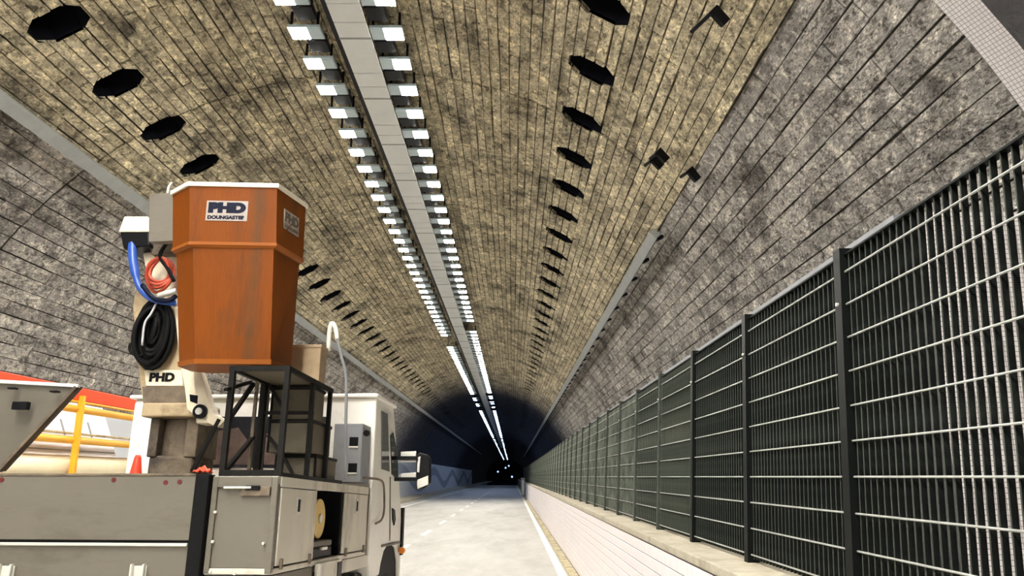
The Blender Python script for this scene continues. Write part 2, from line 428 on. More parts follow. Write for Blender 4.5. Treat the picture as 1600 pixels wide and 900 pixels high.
eb = MB(); eb.add([vpt(D(a), YF - 6, R + .1) for a in range(-100, 101, 10)] + [(6, YF - 6, -4), (-11, YF - 6, -4)], [tuple(range(23))])  # added cap: the far darkness put in as a dark sheet
tag(eb.build('far_dark_cap', 'near_lining'), 'dark sheet added to close off the far end of the tunnel', None, None, 'structure')
# ------------------------------------------------------------------ road
def zo(Y): return 0 if Y < 165 else -(Y - 165) * .02
rd = MB(); yy = [YN, 0, 40, 80, 120, 165, 300]
for y0, y1 in zip(yy, yy[1:]):
    rd.add([(-9.2, y0, zo(y0)), (1.3, y0, zo(y0)), (1.3, y1, zo(y1)), (-9.2, y1, zo(y1))], [(0, 1, 2, 3)])
floor = tag(rd.build('floor', 'asphalt'), 'pale worn concrete road of the tunnel', None, None, 'structure')
MB().box(.82, .96, YN, 165, .0, .006).build('edge_line', 'line_paint', floor)
MB().box(-6.38, -6.22, YN, 165, .0, .006).build('edge_line', 'line_paint', floor)
y = -4.0
dash = None
while y < 160:
    if dash is None: dash = MB().box(-2.74, -2.60, 0, 2.4, .0, .006).build('lane_dash', 'line_paint', floor); dash.location.y = y
    else:
        d2 = dash.copy(); COL.objects.link(d2); d2.location.y = y
    y += 5.6
tag(MB().box(1.00, 1.16, YN, 165, -.02, .035).build('trim_3', 'gutter'), 'dirty gutter strip at the foot of the tiled parapet', None, None, 'structure')
# left side: raised verge and painted wall
tag(MB().box(-9.2, -7.2, YN, 300, -.02, .22).build('trim_4', 'concrete'), 'raised concrete verge along the painted wall', None, None, 'structure')
tag(MB().box(-8.65, -8.38, YN, 165, .2, 3.0).build('wall_left', 'mural'), 'white lower tunnel wall painted with a wavy blue-grey stripe', None, None, 'structure')

# ------------------------------------------------------------------ parapet with white tiles, coping
PX, PT = 1.165, 1.215
par = tag(MB().box(PX, 1.66, YN, 165, .0, PT - .06).build('wall_right', 'grout'), 'low parapet faced with white tiles beside the road', None, None, 'structure')
co = MB().box(PX - .012, 1.66, YN, 165, PT - .06, PT)
co.build('coping', 'concrete', par, .008)
TW, TH = .152, .1
tl = MB().add([(0, 0, 0), (0, TW - .005, 0), (0, TW - .005, TH - .006), (0, 0, TH - .006), (-.006, .003, .003), (-.006, TW - .008, .003), (-.006, TW - .008, TH - .009), (-.006, .003, TH - .009)],
              [(4, 7, 6, 5), (0, 4, 5, 1), (1, 5, 6, 2), (2, 6, 7, 3), (3, 7, 4, 0)])
tme = bpy.data.meshes.new('tile'); tme.from_pydata(tl.v, [], tl.f); tme.materials.append(MATS['tile'])
tiles = []
nrow = 11
for r_ in range(nrow):
    z0 = PT - .065 - TH * (r_ + 1)
    if z0 < .03: continue
    for c in range(0, 460):
        y0 = -1 + c * TW
        p = project((PX, y0 + TW / 2, z0 + TH / 2)); sc = 0
        if p and 0 < p[0] < 1600 and p[1] < 905: sc = 1 / p[2]
        tiles.append((sc, y0, z0))
tiles.sort(key=lambda t: -t[0])
for sc, y0, z0 in tiles[:300]: o = link('tile', tme, par); o.location = (PX, y0, z0)
V = []; Fc = []
for sc, y0, z0 in tiles[300:]:
    n = len(V); V += [(PX + a, b + y0, c + z0) for a, b, c in tl.v]; Fc += [tuple(i + n for i in f) for f in tl.f]
me = bpy.data.meshes.new('tile_facing'); me.from_pydata(V, [], Fc); me.materials.append(MATS['tile'])
tag(link('tile_facing', me, par), None, None, None, 'stuff')

# ------------------------------------------------------------------ slat fence on the parapet
FX, LEAN, PITCHF = 1.40, .06, 1.43
FZ0, FZ1 = PT + .02, 2.66
NF = 25
def fence_x(z): return FX + (z - PT) * LEAN
LIP = .0026
fin = MB()
for q0, q1 in ((-.004, -.004 + LIP), (-.004 + LIP, .019)):
    fin.hexa([(fence_x(z_) + x_, y_, z_) for z_ in (FZ0, FZ1) for x_, y_ in ((q0, -.002), (q1, -.002), (q1, .002), (q0, .002))])
def fin_mats(me, d=0):
    me.materials.append(MATS[('fin_edge', 'edge_mid', 'edge_dusty')[d]]); me.materials.append(MATS[('fin_paint', 'fin_mid', 'fin_dusty')[d]])
    for p in me.polygons: p.material_index = 0 if p.index % 12 < 6 else 1
fme = bpy.data.meshes.new('slat'); fme.from_pydata(fin.v, [], fin.f); fin_mats(fme)
dme = fme.copy(); dme.name = 'slat_dusty'; dme.materials.clear(); fin_mats(dme, 1)
rails = [1.7 + .1468 * k for k in range(-3, 7)]
rme = []
L0 = PITCHF - .075
for z in rails:
    q = MB().tube([(fence_x(z) - .009, 0, z), (fence_x(z) - .009, L0, z)], .0043, 6)
    me = bpy.data.meshes.new('rail'); me.from_pydata(q.v, [], q.f); me.materials.append(MATS['galv']); rme.append(me)
q = MB().hexa([(fence_x(FZ1) - .012, 0, FZ1 - .004), (fence_x(FZ1) + .024, 0, FZ1 - .004), (fence_x(FZ1) + .024, L0, FZ1 - .004), (fence_x(FZ1) - .012, L0, FZ1 - .004),
               (fence_x(FZ1) - .012, 0, FZ1 + .004), (fence_x(FZ1) + .024, 0, FZ1 + .004), (fence_x(FZ1) + .024, L0, FZ1 + .004), (fence_x(FZ1) - .012, L0, FZ1 + .004)])
cme = bpy.data.meshes.new('top_bar'); cme.from_pydata(q.v, [], q.f); cme.materials.append(MATS['post_paint'])
zp0, zp1 = PT - .01, FZ1 + .03
pm = MB(); hwid = .035
pm.hexa([(fence_x(zp0) - .03, -hwid, zp0), (fence_x(zp0) + .04, -hwid, zp0), (fence_x(zp0) + .04, hwid, zp0), (fence_x(zp0) - .03, hwid, zp0),
         (fence_x(zp1) - .03, -hwid, zp1), (fence_x(zp1) + .04, -hwid, zp1), (fence_x(zp1) + .04, hwid, zp1), (fence_x(zp1) - .03, hwid, zp1)])
pme = bpy.data.meshes.new('post'); pme.from_pydata(pm.v, [], pm.f); pme.materials.append(MATS['post_paint']); pme2 = pme.copy(); pme2.materials.clear(); pme2.materials.append(MATS['post_dusty'])
bm_ = MB().disc((fence_x(2.44) - .034, .0, 2.44), (1, 0, 0), .008, .012, 10)
bme = bpy.data.meshes.new('bolt'); bme.from_pydata(bm_.v, [], bm_.f); bme.materials.append(MATS['alu_bright'])
joined = MB()
for i in range(NF): joined.add([(x, y + L0 * (i + .5) / NF, z) for x, y, z in fin.v], fin.f)
jme = bpy.data.meshes.new('slats'); jme.from_pydata(joined.v, [], joined.f); fin_mats(jme, 2)
POST0 = 3.318
for k in range(-3, 58):
    Y = POST0 + PITCHF * k
    pr_ = empty('fence_post', ('clean black' if k < 3 else 'dusty grey-black') + ' steel post of the slat fence on the tiled parapet', 'post', (0, Y, 0), 0, ('clean' if k < 3 else 'dusty') + ' fence posts along the parapet')
    link('post_shaft', pme if k < 3 else pme2, pr_)
    if Y < 30: link('bolt', bme, pr_)
    f_ = empty('slat_fence', ('clean black' if k < 2 else 'dusty greenish-black') + ' vertical slat fence panel with thin pale cross rods', 'fence', (0, Y + .0375, 0), 0, ('clean' if k < 2 else 'dusty') + ' slat fence panels along the parapet')
    for me in rme: link('rail', me, f_)
    link('top_bar', cme, f_)
    if k < 4:
        for i in range(NF): o = link('slat', fme if k < 2 else dme, f_); o.location.y = L0 * (i + .5) / NF
    else:
        tag(link('slats', jme, f_), None, None, None, 'stuff')

# ------------------------------------------------------------------ tunnel lamps, cable trays
LZ = 7.62
def make_lamp(side, far):
    t = empty('tunnel_lamp', 'half-lit square LED lamp hung on the ' + ('painted-wall' if side < 0 else 'fence') + ' side of the central cable tray',
              'lamp', (0, 0, 0), 0, 'LED lamps ' + ('left' if side < 0 else 'right') + ' of the central cable tray')
    s = side
    def bx(a, b, *r): return MB().box(min(a * s, b * s), max(a * s, b * s), *r)
    bx(-.225, .225, -.15, .15, .002, .05).build('housing', 'lamp_body', t, .008)
    bx(-.03, .215, -.14, .14, -.004, .003).build('lens', far, t)
    bx(-.215, -.04, -.13, .13, -.003, .003).build('cover_plate', 'lamp_body', t)
    for q_ in (-.18, .18): MB().bar((q_ * s, -.1, .05), (q_ * s, -.1, .265), .03).build('bracket', 'black_plastic', t)
    bx(-.215, .05, .22, .52, .02, .12).build('driver_box', 'black_plastic', t, .01)
    c = MB().tube(spline([(-.2 * s, .25, .07), (-.222 * s, .2, .07), (-.222 * s, .17, .09), (-.18 * s, .1, .06)], 4), .018, 6)
    c.build('cable', 'black_plastic', t)
    return t
protos = {}
def lamp_row(side, X, Ys):
    for Y in Ys:
        far = 'lens_far' if Y > 58 else ('lens_near_boosted' if Y < 3 else 'lens')
        if (side, far) not in protos: o = protos[(side, far)] = make_lamp(side, far)
        else: o = copy_tree(protos[(side, far)])
        o.location = (X, Y, LZ)
YL = [9.42 + .8 * k for k in range(-34, 60)]
rowl = [y for y in YL if y < 33.4 or 35.4 < y < 57.5] + [60, 61.5, 65, 66.6] + [72 + 1.6 * k for k in range(30)] + [122 + 6 * k for k in range(27)]
rowr = [y + .02 for y in YL if y < 30 or 31.2 < y < 56] + [58.5, 60, 63, 64.6, 68] + [72 + 1.6 * k for k in range(30)] + [122 + 6 * k for k in range(27)]
lamp_row(-1, -2.83, rowl); lamp_row(1, -1.72, rowr)
tray = empty('cable_tray', 'light grey cable tray with bolted cover plates between the two lamp rows', 'cable tray', (-2.17, 0, 7.6))
MB().box(-.19, .19, YN, 165, .02, .10).build('tray_body', 'tray_grey', tray)
y = -8.0; pat = [.95, .42, .38]; i = 0
while y < 90:
    l = pat[i % 3]; i += 1
    MB().box(-.215, .215, y + .012, y + l - .012, -.004, .024).build('cover_plate', 'tray_grey', tray)
    y += l
y = -8.0
while y < 60:
    MB().box(-.22, .22, y - .018, y + .018, -.012, .0).build('clamp_strap', 'conduit_grey', tray); y += 1.75
MB().box(-.30, -.20, YN, 120, .05, .13).build('cable_bundle', 'black_plastic', tray)
for s in (-.12, .12):
    h = MB()
    yy_ = 6.0
    while yy_ < 80: h.bar((s, yy_, .1), (s, yy_, .36), .02); yy_ += 1.75
    tag(h.build('hangers', 'conduit_grey', tray), None, None, None, 'stuff')
def side_tray(name, label, a, y0, y1, wd, drop):
    t = empty(name, label, 'cable tray', vpt(a, 0, R - drop))
    t.rotation_euler = (0, a, 0)
    MB().box(-wd / 2, wd / 2, y0, y1, -.05, .05).build('tray_body', 'conduit_grey', t)
    MB().box(-wd / 2 - .012, wd / 2 + .012, y0, y1, -.062, -.048).build('tray_cover', 'conduit_grey', t)
    y_ = y0 + .2
    while y_ < min(y1, 60):
        MB().bar((wd / 2 * (1 if a < 0 else -1) * -1, y_, .0), (wd / 2 * (1 if a < 0 else -1) * -1.5, y_, drop - .05), .05, .12).build('bracket', 'black_plastic', t); y_ += 1.45
side_tray('cable_conduit', 'long grey cable conduit running along the vault behind the orange bucket', D(-40.6), YR, 165, .17, .16)
side_tray('cable_conduit', 'grey cable conduit running along the vault above the slat fence', D(46.8), 12.7, 165, .15, .17)
for px, py in ((1045, 232), (1036, 243), (1138, 10), (1095, 262)):
    o_ = Vector((-CX, 0, EYE - CZ)); d = ray(px, py); a_ = d.x ** 2 + d.z ** 2; b_ = 2 * (d.x * o_.x + d.z * o_.z); c_ = o_.x ** 2 + o_.z ** 2 - R * R
    p = d * ((-b_ + math.sqrt(b_ * b_ - 4 * a_ * c_)) / (2 * a_)) + Vector((0, 0, EYE))
    a = math.atan2(p.x - CX, p.z - CZ)
    big = py < 20
    t = tag(MB().box(-.1, .1, -.03, .03, -.06, .06).box(-.1, -.06, -.03, .03 + (.3 if big else .12), -.10, -.05).build('anchor_bracket', 'black_plastic', None, .006),
            'small black steel anchor bracket left on the vault ' + ('near the top row of octagonal openings' if big else 'above the end of the conduit'), 'bracket', 'anchor brackets on the vault')
    t.location = vpt(a, p.y, R - .15); t.rotation_euler = (0, a, .35)
for (px, py, Y), lb in zip(((778, 737, 150), (790, 731, 158), (795, 728, 162), (800, 745, 140)), range(4)):
    p = at_y(px, py, Y)
    t = empty('signal_lamp', 'tiny blue signal lamp glowing at the dark far end of the tunnel', 'lamp', p, 0, 'blue lamps at the far end')
    MB().box(-.35, .35, 0, .2, -.25, .25).build('housing', 'black_plastic', t, .02); MB().disc((0, -.02, 0), (0, 1, 0), .16, .06, 12).build('lens', 'signal_blue', t)
    MB().bar((0, .1, .25), (0, .1, 8 - p.z), .06).build('hanger', 'black_plastic', t)
t = empty('utility_cabinet', 'grey roadside cabinet standing against the far end of the tiled parapet', 'cabinet', (.90, 69.5, 0))
MB().box(-.1, .22, -.25, .25, .02, 1.55).build('body', 'unit_grey', t, .02); MB().box(-.13, .24, -.28, .28, 1.55, 1.6).build('cap', 'concrete', t)
MB().box(-.02, .16, -.262, -.25, .2, 1.4).build('door', 'alu', t)

# ------------------------------------------------------------------ the boom truck (truck coordinates: x right, y forward, z up)
truck = empty('aerial_work_truck', 'white boom truck with orange work bucket, aluminium toolboxes and black rack', 'truck')
truck.matrix_world = TM
def bx(name, m_, x0, x1, y0, y1, z0, z1, parent=truck, bevel=.004): return MB().box(min(x0, x1), max(x0, x1), y0, y1, min(z0, z1), max(z0, z1)).build(name, m_, parent, bevel)
def bar(name, m_, a, b, wd, parent, dp=None): return MB().bar(a, b, wd, dp).build(name, m_, parent)
def slab(name, m_, pix, ax, v0, v1, parent=truck, bevel=.003):     # outline from pixels on plane axis = v0, thickened to v1
    a = [T(px, py, ax, v0) for px, py in pix]; b = []
    for p in a:
        q = p.copy(); q[ax] = v1; b.append(q)
    return MB().prism(a, b).build(name, m_, parent, bevel)
# tailgate
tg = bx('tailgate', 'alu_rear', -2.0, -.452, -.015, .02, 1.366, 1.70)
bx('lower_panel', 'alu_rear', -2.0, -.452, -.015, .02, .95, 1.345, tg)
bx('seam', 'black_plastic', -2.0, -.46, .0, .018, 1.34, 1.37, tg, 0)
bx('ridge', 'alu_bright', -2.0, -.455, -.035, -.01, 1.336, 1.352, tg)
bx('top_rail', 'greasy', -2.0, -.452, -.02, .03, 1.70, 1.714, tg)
for px, py in ((178, 750), (259, 754), (281, 753), (3, 750)):
    p = T(px, py, 1, -.015); MB().disc(p, (0, 1, 0), .013, .008, 12).build('reflector', 'red_spot', tg)
for px in (12, 218):
    p = T(px, 890, 1, -.015)
    l = bx('latch', 'alu_bright', p.x - .045, p.x + .045, -.03, -.015, p.z - .10, p.z + .02, tg)
    for q in (-.035, .03): bx('latch', 'alu_bright', p.x + q, p.x + q + .012, -.055, -.03, p.z - .10, p.z + .03, tg)
bx('corner_post', 'rubber', -.448, -.372, -.04, .04, .95, 1.708)
# right toolbox
tb = bx('toolbox', 'alu', -.365, 0, 0, 2.0, 1.655, 1.70)
bx('side_panel', 'alu', -.365, -.35, .02, 2.0, 1.205, 1.655, tb)
bx('bottom_panel', 'alu', -.365, 0, 0, 2.0, 1.195, 1.225, tb)
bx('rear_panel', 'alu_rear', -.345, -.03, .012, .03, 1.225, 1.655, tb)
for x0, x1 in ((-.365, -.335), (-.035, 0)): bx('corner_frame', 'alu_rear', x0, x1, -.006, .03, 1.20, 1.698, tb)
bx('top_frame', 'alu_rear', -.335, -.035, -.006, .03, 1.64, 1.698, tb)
bx('front_panel', 'alu', -.35, -.002, 1.98, 1.995, 1.225, 1.655, tb)
for y0 in (.69, 1.30): bx('divider', 'black_plastic', -.35, -.012, y0, y0 + .02, 1.225, 1.655, tb)
bx('door_rail', 'alu', -.012, .004, 0.04, 2.0, 1.645, 1.70, tb)
a, b = T(350, 760, 1, -.02), T(420, 775, 1, -.02)
bx('handle', 'alu_bright', a.x, b.x - .1, -.03, -.012, a.z - .012, a.z, tb)
bx('handle_plate', 'greasy', a.x + .09, b.x, -.014, .012, b.z, a.z, tb)
bx('lock', 'black_plastic', a.x + .12, a.x + .2, -.024, -.012, a.z - .02, a.z + .005, tb)
for px, py in ((337, 800), (333, 846), (412, 849), (329, 893), (367, 896)):
    p = T(px, py, 1, 0); MB().disc((p.x, -.004, p.z), (0, 1, 0), .008, .014, 10).build('rivet', 'alu_bright', tb)
def door(y0, y1, hx):
    d = bx('toolbox_door', 'alu', -.01, .008, y0, y1, 1.235, 1.640)
    p = T(*hx, 0, .008)
    bx('latch_plate', 'alu_bright', .008, .012, p.y - .028, p.y + .028, p.z - .05, p.z + .05, d)
    bx('latch', 'black_plastic', .012, .018, p.y - .012, p.y + .012, p.z - .035, p.z + .035, d)
    for q in (y0 + .05, y1 - .09): bx('hinge', 'greasy', .006, .02, q, q + .03, 1.215, 1.27, d)
door(.045, .67, (466, 790)); door(1.33, 1.965, (557, 791))
fl = bx('toolbox_door', 'alu', .005, .025, .73, 1.26, .86, 1.205); bx('stiffener', 'alu_bright', .025, .04, .73, .76, .86, 1.205, fl); bx('stiffener', 'black_plastic', .025, .03, 1.16, 1.26, .88, 1.19, fl)
bx('frame_rail', 'alu', -.12, -.005, 1.30, 2.12, 1.10, 1.19)
bx('frame_rail', 'alu_rear', -.12, -.005, 0.02, .72, 1.08, 1.19)
# bed, left toolbox, chassis
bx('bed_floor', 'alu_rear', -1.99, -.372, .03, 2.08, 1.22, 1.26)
lt = bx('toolbox', 'alu', -2.40, -2.02, 0, 2.0, 1.205, 1.70)
A, B = TI @ at_y(125, 605, 5.0), TI @ at_y(4, 736, 5.0)
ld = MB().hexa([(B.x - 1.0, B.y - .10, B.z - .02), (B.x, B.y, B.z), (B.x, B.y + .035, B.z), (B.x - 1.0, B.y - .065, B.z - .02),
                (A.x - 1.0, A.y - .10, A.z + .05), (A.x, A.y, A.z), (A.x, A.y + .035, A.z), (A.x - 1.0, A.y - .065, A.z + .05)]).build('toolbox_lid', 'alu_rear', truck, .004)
ld['label'] = 'grey aluminium toolbox lid swung open'
MB().bar(B + Vector((-.012, -.012, 0)), A + Vector((-.012, -.012, 0)), .035, .02).build('edge_trim', 'greasy', ld)
MB().bar(A + Vector((-1.0, -.12, .055)), A + Vector((0, -.012, .006)), .03, .02).build('edge_trim', 'white_paint', ld)
for px, py, w_, h_ in ((33, 634, .10, .05), (20, 607, .05, .012), (86, 612, .05, .012)):
    p = TI @ at_y(px, py, 4.93); t = bx('lid_latch', 'black_plastic', p.x - w_ / 2, p.x + w_ / 2, p.y - .02, p.y + .02, p.z - h_ / 2, p.z + h_ / 2, ld)
bx('chassis_frame', 'black_plastic', -1.45, -.55, .1, 3.3, .75, 1.0)
bx('side_tank', 'rubber', -.5, -.06, 1.2, 2.3, .62, 1.05, truck, .03)
for y_ in (1.45, 1.7, 1.95, 2.2): bx('tank_strap', 'alu_rear', -.07, -.05, y_, y_ + .03, .62, 1.06)
def wheel(y_, xi, xo):
    zc = .042 * y_ + .44
    t = MB().disc(((xi + xo) / 2, y_, zc), (1, 0, 0), .44, abs(xo - xi), 28).build('wheel', 'rubber', truck, .02)
    MB().disc(((xi + xo) / 2, y_, zc), (1, 0, 0), .24, abs(xo - xi) + .01, 20).build('rim', 'alu_rear', t)
for y_, pr_ in ((2.93, ((-.26, -.03), (-2.1, -1.87))), (.75, ((-.42, -.06), (-2.05, -1.7)))):
    for xi, xo in pr_: wheel(y_, xi, xo)
# cab
prof = [(2.14, 1.16), (2.14, 2.40), (2.17, 2.44), (2.80, 2.44), (2.84, 2.40), (3.00, 2.12), (3.20, 1.80), (3.33, 1.55), (3.40, 1.25), (3.42, .85), (3.37, .85), (3.32, 1.08), (3.22, 1.19), (3.05, 1.24), (2.85, 1.24), (2.68, 1.18), (2.58, 1.08), (2.54, 1.0), (2.2, 1.0)]
cab = MB().prism([(-2.1, y_, z_) for y_, z_ in prof], [(-.005, y_, z_) for y_, z_ in prof]).build('cab', 'white_paint', truck, .018)
bx('roof_cap', 'white_paint', -2.13, .012, 2.10, 2.87, 2.43, 2.462, cab, .012)
def onside(name, m_, pix, x0, x1, par): return slab(name, m_, pix, 0, x0, x1, par, 0)
onside('side_window', 'glass_grey', [(597, 642), (606, 647), (609, 737), (597, 733)], .004, -.01, cab)
onside('door_window', 'glass_dark', [(611, 680), (615, 676), (621, 706), (623, 751), (613, 741)], .005, -.01, cab)
onside('door_seam', 'greasy', [(610, 745), (610.6, 745), (610, 845), (609.4, 845)], .002, -.01, cab)
dh = onside('door_handle', 'black_plastic', [(614, 794), (617.5, 797), (618.5, 812), (616.5, 821), (614.5, 812)], .008, -.004, cab)
slab('rear_window', 'glass_dark', [(310, 651), (512, 651), (512, 731), (300, 731)], 1, 2.132, 2.15, cab, 0)
slab('seat', 'interior', [(330, 675), (372, 668), (388, 690), (388, 726), (322, 726)], 1, 2.128, 2.134, cab, 0)
slab('seat', 'interior', [(400, 680), (430, 676), (440, 700), (440, 726), (398, 726)], 1, 2.128, 2.134, cab, 0)
bx('bumper_side', 'rubber', -.03, .012, 3.34, 3.43, 1.12, 1.55, cab)
p = T(628, 860, 0, .03); MB().disc(p, (0, 1, 0), .03, .05, 12).build('marker_lamp', 'amber', cab)
bx('arch_trim', 'alu_rear', -.02, .01, 2.56, 3.30, 1.225, 1.245, cab)
un = bx('equipment_unit', 'unit_grey', -.265, -.035, 1.86, 2.12, 1.735, 2.185)
for px, py in ((553, 690), (551, 731)):
    p = T(px, py, 1, 1.86); bx('vent', 'black_plastic', p.x - .035, p.x + .035, 1.852, 1.862, p.z - .035, p.z + .035, un); bx('vent_lip', 'alu_bright', p.x - .037, p.x + .037, 1.845, 1.862, p.z - .05, p.z - .036, un)
p = T(573, 677, 1, 1.85); MB().disc(p, (0, 1, 0), .025, .03, 14).build('knob', 'black_plastic', un)
bx('air_duct', 'greasy', -.11, -.015, 2.03, 2.11, 1.18, 1.70)
MB().tube(spline([T(545, 752, 1, 1.9), T(560, 747, 1, 1.9), T(585, 748, 0, .02), T(597, 752, 0, .02), T(600, 765, 0, .02), T(600, 797, 0, .02), T(596, 812, 0, .02), T(587, 818, 0, .02)], 6), .009, 8).build('grab_pipe', 'greasy', truck, 0, True)
for z_ in (1.80, 1.99): bar('mirror_arm', 'black_plastic', (-.01, 2.98, z_), (.20, 3.0, z_), .035, truck)
slab('mirror_bracket', 'alu_bright', [(626, 706), (650, 705), (650, 722), (626, 722)], 1, 3.0, 3.03)
slab('mirror_bracket', 'alu_bright', [(626, 740), (650, 738), (650, 749), (626, 751)], 1, 3.0, 3.03)
mh = slab('mirror_head', 'black_plastic', [(650, 711), (655, 707), (668, 710), (672, 718), (672, 755), (662, 763), (650, 765)], 1, 3.02, 3.10, truck, .012)
slab('mirror_glass', 'alu_bright', [(651, 750), (669, 743), (669, 757), (652, 764)], 1, 3.012, 3.03, mh)
slab('mirror_glass', 'alu_bright', [(651.5, 715), (657, 713), (655, 738), (651.5, 738)], 1, 3.012, 3.03, mh)
# black steel rack on the toolbox
FR = [Vector((-.335, .04, 1.70)), Vector((-.015, .04, 1.70)), Vector((-.015, .04, 2.30)), Vector((-.335, .04, 2.30))]
rk = bar('rack', 'rack_steel', FR[3] - Vector((.018, 0, 0)), FR[2] + Vector((.015, 0, 0)), .028, truck)
for a, b in ((FR[0], FR[3]), (FR[1], FR[2])): bar('rack_post', 'rack_steel', a, b, .03, rk)
bar('rack_rail', 'rack_steel', FR[0] + Vector((0, 0, .018)), FR[1] + Vector((0, 0, .018)), .034, rk)
ym = T(408, 660, 0, -.335).y
for y_ in (.50, .87):
    bar('rack_post', 'rack_steel', (-.015, y_, 1.70), (-.015, y_, 2.29), .026, rk)
for x_ in (-.335, -.015): bar('rack_rail', 'rack_steel', (x_, .04, 2.30), (x_, .90, 2.30), .026, rk)
bar('rack_rail', 'rack_steel', (-.015, .04, 1.712), (-.015, 1.25, 1.712), .022, rk)
bar('rack_rail', 'rack_steel', (-.335, .04, 1.712), (-.335, .90, 1.712), .022, rk)
bar('rack_post', 'rack_steel', (-.335, ym, 1.70), (-.335, ym, 2.29), .036, rk)
bar('rack_post', 'greasy', (-.335, ym - .12, 1.70), (-.335, ym - .12, 2.29), .018, rk)
bar('rack_post', 'alu_rear', (-.335, ym + .07, 1.70), (-.335, ym + .07, 2.29), .018, rk)
bx('rack_roof', 'crate_olive', -.33, -.02, .06, .90, 2.30, 2.312, rk, 0)
def pb(p0, p1, ax, v, wd=.018): bar('rack_brace', 'rack_steel', T(*p0, ax, v), T(*p1, ax, v), wd, rk)
pb((396, 600), (358, 655), 0, -.335, .022); pb((396, 682), (352, 736), 0, -.335, .022)
pb((352, 609), (392, 597), 0, -.335)
pb((420, 600), (444, 640), 1, ym); pb((418, 680), (440, 708), 1, ym); pb((445, 718), (458, 742), 1, ym)
pb((412, 645), (490, 645), 1, ym, .02)
pb((300, 737), (343, 655), 1, .6, .022)
# pole with hooked top
pl = [T(540, 750, 1, 1.3), T(540, 680, 1, 1.3), T(541, 592, 1, 1.3), T(534, 560, 1, 1.3), T(527, 530, 1, 1.3)]
MB().tube(spline(pl, 4), .011, 8).build('pole', 'unit_grey', truck, 0, True)
MB().tube(spline([T(527, 530, 1, 1.3), T(524, 512, 1, 1.3), T(519, 505, 1, 1.3), T(515, 515, 1, 1.3), T(513, 548, 1, 1.3)], 5), .016, 8).build('pole_hook', 'white_paint', truck, 0, True)
# turret and boom
bx('wheel_well', 'rubber', -.6, -.035, 2.56, 3.36, .82, 1.234, cab, 0)
l_, r_ = T(231, 720, 1, .70).x, T(300, 720, 1, .70).x
bx('turret_base', 'greasy', l_, r_, .70, 1.03, 1.25, 1.86, truck, .02)
tr = MB().disc(((l_ + r_) / 2, .88, 1.97), (0, 0, 1), (r_ - l_) / 2, .26, 20).build('turret', 'greasy', truck, .01)
bx('turret_cheek', 'greasy', l_ - .01, l_ + .05, .69, 1.0, 1.85, 2.10, tr, .006); bx('turret_cheek', 'greasy', r_ - .06, r_ + .02, .69, 1.0, 1.85, 2.10, tr, .006)
bx('turret_head', 'boom_beige', T(221, 640, 1, .62).x, T(302, 640, 1, .62).x, .62, 1.02, T(260, 651, 1, .62).z, T(260, 629, 1, .62).z, truck, .012)
def q_(px, py, v=.68): return T(px, py, 1, v)
bf = [q_(224, 632), q_(290, 632), q_(284, 560), q_(276, 470), q_(274, 455), q_(222, 448), q_(210, 458), q_(207, 480), q_(213, 540), q_(218, 600)]
bb = [p + Vector((0, .3, 0)) for p in bf]
boom = MB().prism(bf, bb).build('boom', 'boom_beige', truck, .008)
slab('boom_foot', 'greasy', [(222, 604), (288, 604), (291, 634), (224, 634)], 1, .655, .68, boom)
cp = slab('boom_side_plate', 'cream', [(272, 480), (283, 478), (288, 563), (309, 566), (327, 628), (336, 648), (352, 656), (340, 668), (312, 655), (292, 640), (288, 605), (280, 560)], 1, .60, .68, truck, .006)
slab('plate_slot', 'void', [(296, 616), (309, 618), (308, 631), (297, 627)], 1, .597, .61, cp, 0)
p = q_(313, 643, .59); MB().disc(p, (0, 1, 0), .045, .03, 18).build('pivot_ring', 'black_plastic', cp); MB().disc(p - Vector((0, .012, 0)), (0, 1, 0), .022, .03, 14).build('pivot_bolt', 'alu_bright', cp)
slab('boom_badge', 'cream', [(225, 578), (284, 578), (286, 603), (228, 603)], 1, .668, .68, boom)
p = q_(253, 590, .664)
text_mesh('badge_letters', 'PHD', .075, 'black_plastic', boom, Matrix.Translation(p) @ Matrix.Rotation(math.pi / 2, 4, 'X'), .004, .002, 0, .17)
bx('swing_motor', 'cream', -.80, -.70, .60, .75, 2.05, 2.17, truck, .02)
hd = slab('boom_head', 'black_plastic', [(187, 362), (232, 362), (234, 384), (192, 388)], 1, .55, .95, truck, .01)
slab('head_cover', 'cream', [(185, 362), (234, 362), (236, 345), (230, 338), (194, 338)], 1, .54, .96, hd, .006)
slab('boom_knuckle', 'cream', [(222, 395), (276, 380), (278, 470), (236, 472)], 1, .66, .86, truck, .015)
slab('knuckle_bracket', 'greasy', [(232, 375), (280, 370), (276, 396), (236, 398)], 1, .60, .80, truck, .006)
for k in range(10):
    c = q_(240 + random.uniform(-3, 3), 520 + random.uniform(-6, 6), .60); rx = .122 - .011 * k; rz = .225 - .017 * k
    dy = random.uniform(-.05, .05)
    pts = [c + Vector((rx * math.cos(t) - .03 * math.sin(t) * 0, dy * math.sin(t + k), rz * math.sin(t) + .02 * math.cos(t))) for t in (2 * math.pi * i / 20 for i in range(20))]
    MB().tube(pts, .018, 7, True).build('hydraulic_hose', 'rubber', truck, 0, True)
MB().tube(spline([q_(246, 470, .55), q_(236, 490, .53), q_(226, 506, .53), q_(222, 540, .55)], 5), .008, 6).build('thin_hose', 'hose_grey', truck, 0, True)
MB().tube(spline([q_(208, 372, .6), q_(207, 395, .55), q_(211, 425, .53), q_(219, 450, .52), q_(238, 467, .52), q_(275, 474, .54)], 6), [.03 if i < 14 else .022 for i in range(31)], 8).build('hydraulic_hose', 'hose_blue', truck, 0, True)
